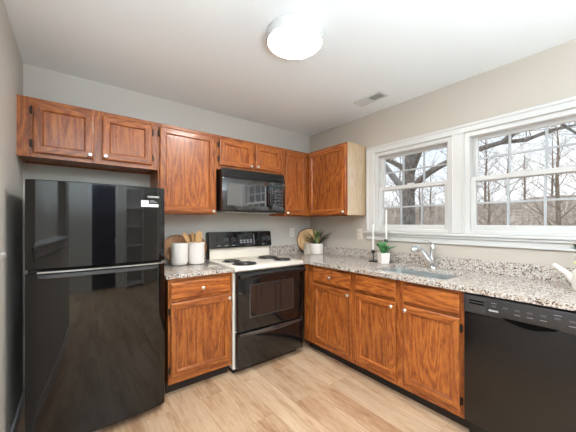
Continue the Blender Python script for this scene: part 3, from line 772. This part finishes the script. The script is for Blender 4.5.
def blade(bm, base, tip, width, bend, mi=0, n=7, fold=.25):
    base, tip = Vector(base), Vector(tip); d_ = tip-base; L = d_.length
    side = d_.cross(Vector((0, 0, 1)));
    side = side.normalized() if side.length > 1e-4 else Vector((1, 0, 0))
    up = side.cross(d_).normalized()
    rows = []
    for k in range(n+1):
        u = k/n; p = base+d_*u+up*bend*math.sin(PI*u)*L + Vector((0, 0, -1))*bend*L*u*u*.6
        w_ = width*math.sin(PI*min(1, .14+.86*u))**.8 if u < 1 else .0006
        w_ = max(w_, .0006)
        rows.append([bm.verts.new(p-side*w_+up*w_*fold), bm.verts.new(p-up*.0012), bm.verts.new(p+side*w_+up*w_*fold), bm.verts.new(p+up*.0012)])
    for a, b in zip(rows, rows[1:]):
        for i in range(4): bm.faces.new([a[i], a[(i+1) % 4], b[(i+1) % 4], b[i]]).material_index = mi
    bm.faces.new(rows[0]); bm.faces.new(rows[-1][::-1])
P1 = Vector((-.145, -.288, CZ1))
t = thing('potted_plant', 'spiky variegated plant in a round white pot in corner', 'plant', P1)
obj('pot', pot_wall([(.068, 0), (.074, .004), (.076, .012), (.076, .128), (.074, .132)], .006, .132, P1), CERAMIC, t)
obj('soil', lathe(bmesh.new(), [(.0, .112), (.069, .110)], P1, 24), SOIL, t, smooth=0)
rnd = random.Random(11)
spec = [(-1.0, .12, .10), (-.95, .03, .125), (-.85, .16, .06), (-.75, -.03, .135), (-.6, .09, .115), (-.25, .10, .14), (.1, .05, .16), (.3, -.06, .13), (.55, .05, .15), (.8, .04, .10), (.95, -.05, .12), (1.0, .08, .06), (.7, -.12, .07), (-.5, -.12, .06), (.15, -.13, .09), (-.8, -.1, .02), (.35, .12, .17), (-.3, 0, .17)]
for i, (a, b, z) in enumerate(spec):
    bm = bmesh.new(); q = P1+RT*(a*.19)+FW*b*.5+Vector((0, 0, .16+z*1.0)); bs = P1+RT*a*.03+FW*b*.2+Vector((0, 0, .11))
    blade(bm, bs, q, .020+.006*rnd.random(), .08)
    obj('leaf', bm, LEAFD if a > .5 or i % 4 == 3 else LEAFV, t)
P2 = Vector((-.178, -1.24, CZ1))
t = thing('potted_plant', 'small green succulent in a square white pot by the sink', 'plant', P2)
bm = bmesh.new()
def sqr(s, z): return [bm.verts.new(P2+Vector((x*s, y*s, z))) for x, y in ((-1, -1), (1, -1), (1, 1), (-1, 1))]
ls = [sqr(.038, 0), sqr(.045, .10), sqr(.040, .10), sqr(.039, .085)]
for a, b in zip(ls, ls[1:]):
    for k in range(4): bm.faces.new([a[k], a[(k+1) % 4], b[(k+1) % 4], b[k]])
bm.faces.new(ls[0][::-1]); bm.faces.new(ls[-1])
bm.transform(Matrix.Translation(P2) @ Matrix.Rotation(-.5, 4, 'Z') @ Matrix.Translation(-P2))
bmesh.ops.bevel(bm, geom=list(bm.edges), offset=.003, segments=2, affect='EDGES')
obj('pot', bm, CERAMIC, t)
for k in range(13):
    a = k*2.4; r = .05+.095*((k*.37) % 1); el = .13-.06*((k*.37) % 1)
    bm = bmesh.new(); blade(bm, P2+Vector((math.cos(a)*.01, math.sin(a)*.01, .085)), P2+Vector((math.cos(a)*r, math.sin(a)*r, .088+el)), .028, .08, fold=.35)
    obj('leaf', bm, LEAF, t)
def candlestick(label, c, h, base_r):
    t = thing('candlestick', label, 'candle holder', c)
    obj('holder', lathe(bmesh.new(), [(0, 0), (base_r, 0), (base_r, .006), (base_r*.85, .010), (.008, .012), (.005, .02), (.005, h-.035), (.014, h-.032), (.020, h-.018), (.016, h-.004), (.014, h), (.009, h), (.009, h-.012), (0, h-.012)], c, 24), IRON, t)
def taper(label, c, h):
    o = thing('taper_candle', label, 'candle', c)
    obj('wax', lathe(bmesh.new(), [(0, 0), (.0085, 0), (.0095, .012), (.0085, h-.01), (.003, h), (0, h)], c, 16), CANDLE, o)
    obj('wick', tube(bmesh.new(), [Vector(c)+Vector((0, 0, h)), Vector(c)+Vector((.001, 0, h+.008))], .0012, 6), IRON, o)
K1, K2 = Vector((-.150, -1.105, CZ1)), Vector((-.095, -1.215, CZ1))
candlestick('short black candlestick left of the succulent', K1, .115, .045)
taper('white taper candle in the short black candlestick', K1+Vector((0, 0, .103)), .27)
candlestick('tall black candlestick behind the succulent', K2, .225, .045)
taper('white taper candle standing taller behind the succulent', K2+Vector((0, 0, .213)), .30)
# watering can at the right edge
Q = Vector((-.235, -2.585, CZ1))
t = thing('watering_can', 'white watering can with long spout at right end of counter', 'watering can', Q)
obj('body', pot_wall([(.066, 0), (.074, .004), (.076, .012), (.070, .11), (.064, .118)], .004, .118, Q), CERAMIC, t)
d_ = Vector((.05, .15, 0)).normalized()
obj('spout', tube(bmesh.new(), [Q+d_*.062+Vector((0, 0, .035)), Q+d_*.10+Vector((0, 0, .085)), Q+d_*.145+Vector((0, 0, .115)), Q+d_*.168+Vector((0, 0, .130))], [.023, .018, .013, .011], 14), CERAMIC, t)
obj('handle', tube(bmesh.new(), [Q-d_*.066+Vector((0, 0, .02)), Q-d_*.12+Vector((0, 0, .05)), Q-d_*.12+Vector((0, 0, .11)), Q-d_*.06+Vector((0, 0, .115))], .007, 10), CERAMIC, t)
def stem(label, name, tipoff, nleaf, m, wd, seed):
    b_ = Q+Vector((0, 0, .013)); tp = Q+Vector(tipoff); r = random.Random(seed)
    t = thing(name, label, 'plant', b_)
    obj('stem', tube(bmesh.new(), [b_, b_.lerp(tp, .5)+Vector((0, 0, .01)), tp], .003, 8), LEAFG, t)
    for k in range(nleaf):
        s = b_.lerp(tp, .62+.38*k/max(1, nleaf-1)); a = r.random()*6.28
        bm = bmesh.new(); blade(bm, s, s+Vector((math.cos(a)*.04, math.sin(a)*.04, .03)), wd, .1, fold=.3)
        obj('leaf', bm, m, t)
stem('grey-green leafy sprig standing in the white watering can', 'leafy_sprig', (.02, .048, .235), 12, LEAFG, .022, 3)
stem('yellow-green blossom low in the white watering can', 'yellow_blossom', (-.01, .04, .135), 12, LEAFY, .022, 5)

# ------------------------------------------------------------------ trees outside
def grow(bm, p, d, L, r, lev, rnd, n=5, spread=.75, twig=None):
    pts = [p]; rad = [r]; q = p.copy(); dd = d.normalized()
    seg = 4 if lev > 0 else 3
    for k in range(seg):
        dd = (dd+Vector((rnd.uniform(-1, 1), rnd.uniform(-1, 1), rnd.uniform(-.6, 1)))*.16).normalized()
        q = q+dd*L/seg; pts.append(q.copy()); rad.append(max(.0035, r*(1-.75*(k+1)/seg)))
    tube(bm if (twig is None or lev > 1) else twig, pts, rad, 6 if lev > 1 else 3, cap=False)
    if lev > 0:
        for i in range(n):
            u = rnd.uniform(.25, 1); k = min(seg-1, int(u*seg)); s = pts[k].lerp(pts[k+1], u*seg-k)
            nd = (dd*.75+Vector((rnd.uniform(-1, 1), rnd.uniform(-1, 1), rnd.uniform(-.5, .9)))*spread).normalized()
            grow(bm, s, nd, L*rnd.uniform(.42, .68), max(.005, r*.42), lev-1, rnd, n, spread, twig)
# the big oak close to the house
XO = 8.0
A = lambda u, v, dxx=0: at_x(u, v, XO+dxx)
px = 1/FPX*11
trunk = [A(409, 330), A(409, 240), A(408.5, 205), A(408, 185), A(409, 168), A(412, 150), A(413, 128)]
trunk[0].z = ground_z(trunk[0].x, trunk[0].y)-.3
t = thing('oak_tree', 'large grey oak with thick forking limbs right outside the left window', 'tree', trunk[0]+Vector((0, 0, .3)))
obj('trunk', tube(bmesh.new(), trunk, [x*px for x in (7.5, 6.3, 6, 6, 5.8, 5, 3.6)], 14), BARK, t)
limbs = [([(410, 176, 0), (415, 162, -.2), (420, 150, -.5), (427, 132, -.8), (433, 112, -1)], [3.6, 3.4, 3, 2.4, 1.6]),
         ([(406, 172, 0), (400, 166, -.2), (392, 162, -.5), (384, 158.5, -.8), (370, 153, -1), (350, 150, -1.2)], [3.2, 2.7, 2.4, 2.2, 2, 1]),
         ([(406, 192, 0), (399, 184, .2), (391, 174, .6), (384, 164, .9), (374, 150, 1.2)], [4, 3.8, 3.3, 2.8, 2]),
         ([(411, 190, 0), (420, 180, -.2), (430, 172, -.5), (441, 165.5, -.7), (452, 160, -.8), (476, 150, -1), (502, 142.2, -1.2), (512, 134, -1.3), (533, 124.5, -1.5), (560, 116, -1.7)], [3.8, 3.2, 2.9, 2.8, 2.6, 2.1, 1.7, 1.6, 1.3, .7]),
         ([(500, 143, -1.2), (526, 140, -1.1), (544, 133, -1), (561, 128, -1), (580, 124, -1)], [1.4, 1.3, 1.2, 1.0, .5]),
         ([(430, 136, -.8), (450, 133, -.9), (476, 139, -1), (485, 134, -1.2), (500, 118, -1.4)], [1.6, 1.8, 2.0, 2.0, 1]),
         ([(533, 100, -1.4), (552, 115, -1.4), (562, 124, -1.3), (577, 134, -1.2), (590, 140, -1.2)], [1, 1, .9, .7, .4])]
twb = bmesh.new(); rnd = random.Random(5)
for pts, rr in limbs:
    P = [A(*p) for p in pts]
    obj('limb', tube(bmesh.new(), P, [r*px*.5*1.9 for r in rr], 8), BARK, t)
    for i in range(len(P)-1):
        for k in range(2):
            s = P[i].lerp(P[i+1], rnd.random())
            grow(twb, s, Vector((rnd.uniform(-.5, .5), rnd.uniform(-1, 1), rnd.uniform(-.3, 1))), rnd.uniform(.7, 1.8), .014, 1, rnd, 5, .8)
o = obj('twigs', twb, BARKTWIG, t, smooth=0); o['kind'] = 'stuff'
# woods: a few grown trees, copied across the hillside
protos = []
rnd = random.Random(21)
for k in range(4):
    root = thing('bare_tree', 'bare leafless tree in the winter woods beyond the windows', 'tree', (0, 0, 0), 0, 'bare trees in the woods outside')
    bm = bmesh.new(); tw = bmesh.new(); h = 5.4+k*.5
    tp = [Vector((0, 0, -.4)), Vector((.05, .05, h*.3)), Vector((.1, -.05, h*.6)), Vector((.05, .0, h*.85)), Vector((.1, 0, h))]
    obj('trunk', tube(bmesh.new(), tp, [.11, .09, .065, .04, .012], 8), BARK2, root)
    for i in range(34):
        u = .10+.85*i/22; s = tp[0].lerp(tp[-1], u); a = i*2.4+rnd.random()
        grow(bm, s, Vector((math.cos(a), math.sin(a), .55+.5*rnd.random())), h*(.40-.26*u)*rnd.uniform(.8, 1.15), .034*(1-u*.7), 2, rnd, 4, .75, tw)
    br_ = obj('branches', bm, BARK2, root, smooth=0); o = obj('twigs', tw, BARKTWIG, root, smooth=0); o['kind'] = 'stuff'
    protos.append((root, [c for c in root.children]))
spots = []
rnd = random.Random(8)
for i in range(22):
    az = -.05+1.15*((i*.618) % 1)                # spread over the directions the windows open to
    dist = 22+17*((i*.37+.11*rnd.random()) % 1)
    spots.append((.5+dist*math.cos(az)*.98, -1.9+dist*math.sin(az)*.9))
p_ = at_x(488, 220, 12.5); spots[0] = (p_.x, p_.y); p_ = at_x(560, 220, 15); spots[1] = (p_.x, p_.y)
for i, (x, y) in enumerate(spots):
    root, kids = protos[i % 4]
    if i < 4: r = root
    else:
        r = root.copy(); COL.objects.link(r)
        for c in kids:
            d_ = c.copy(); COL.objects.link(d_); d_.parent = r
    r.location = (x, y, ground_z(x, y)); r.rotation_euler = (0, 0, i*1.7); s = .75+.5*((i*.53) % 1); r.scale = (s, s, s)

# leafless undergrowth on the slope: past counting, one object
bm = bmesh.new(); rnd = random.Random(33)
for i in range(800):
    x = rnd.uniform(11, 29); y = -4.5+rnd.random()*(5+x*.75); z = ground_z(x, y)
    for k in range(4):
        h = rnd.uniform(.5, 1.6)*(1+.5*noise.noise(Vector((x*.4, y*.4, 7)))); a = rnd.random()*6.28; l = rnd.uniform(.1, .5)
        p = Vector((x+rnd.uniform(-.2, .2), y+rnd.uniform(-.2, .2), z-.05)); q = p+Vector((math.cos(a)*l, math.sin(a)*l, h))
        m_ = p.lerp(q, .5)+Vector((rnd.uniform(-.1, .1), rnd.uniform(-.1, .1), .08))
        tube(bm, [p, m_, q], [.013, .009, .004], 3, cap=False)
        tube(bm, [m_, m_+Vector((rnd.uniform(-.4, .4), rnd.uniform(-.4, .4), rnd.uniform(.3, .7)))], [.007, .003], 3, cap=False)
o = tag(obj('undergrowth', bm, bark('pale_brush', srgb(132, 118, 106), srgb(182, 168, 154)), smooth=0), 'tangle of leafless brown brush on the slope outside the windows', 'brush'); o['kind'] = 'stuff'
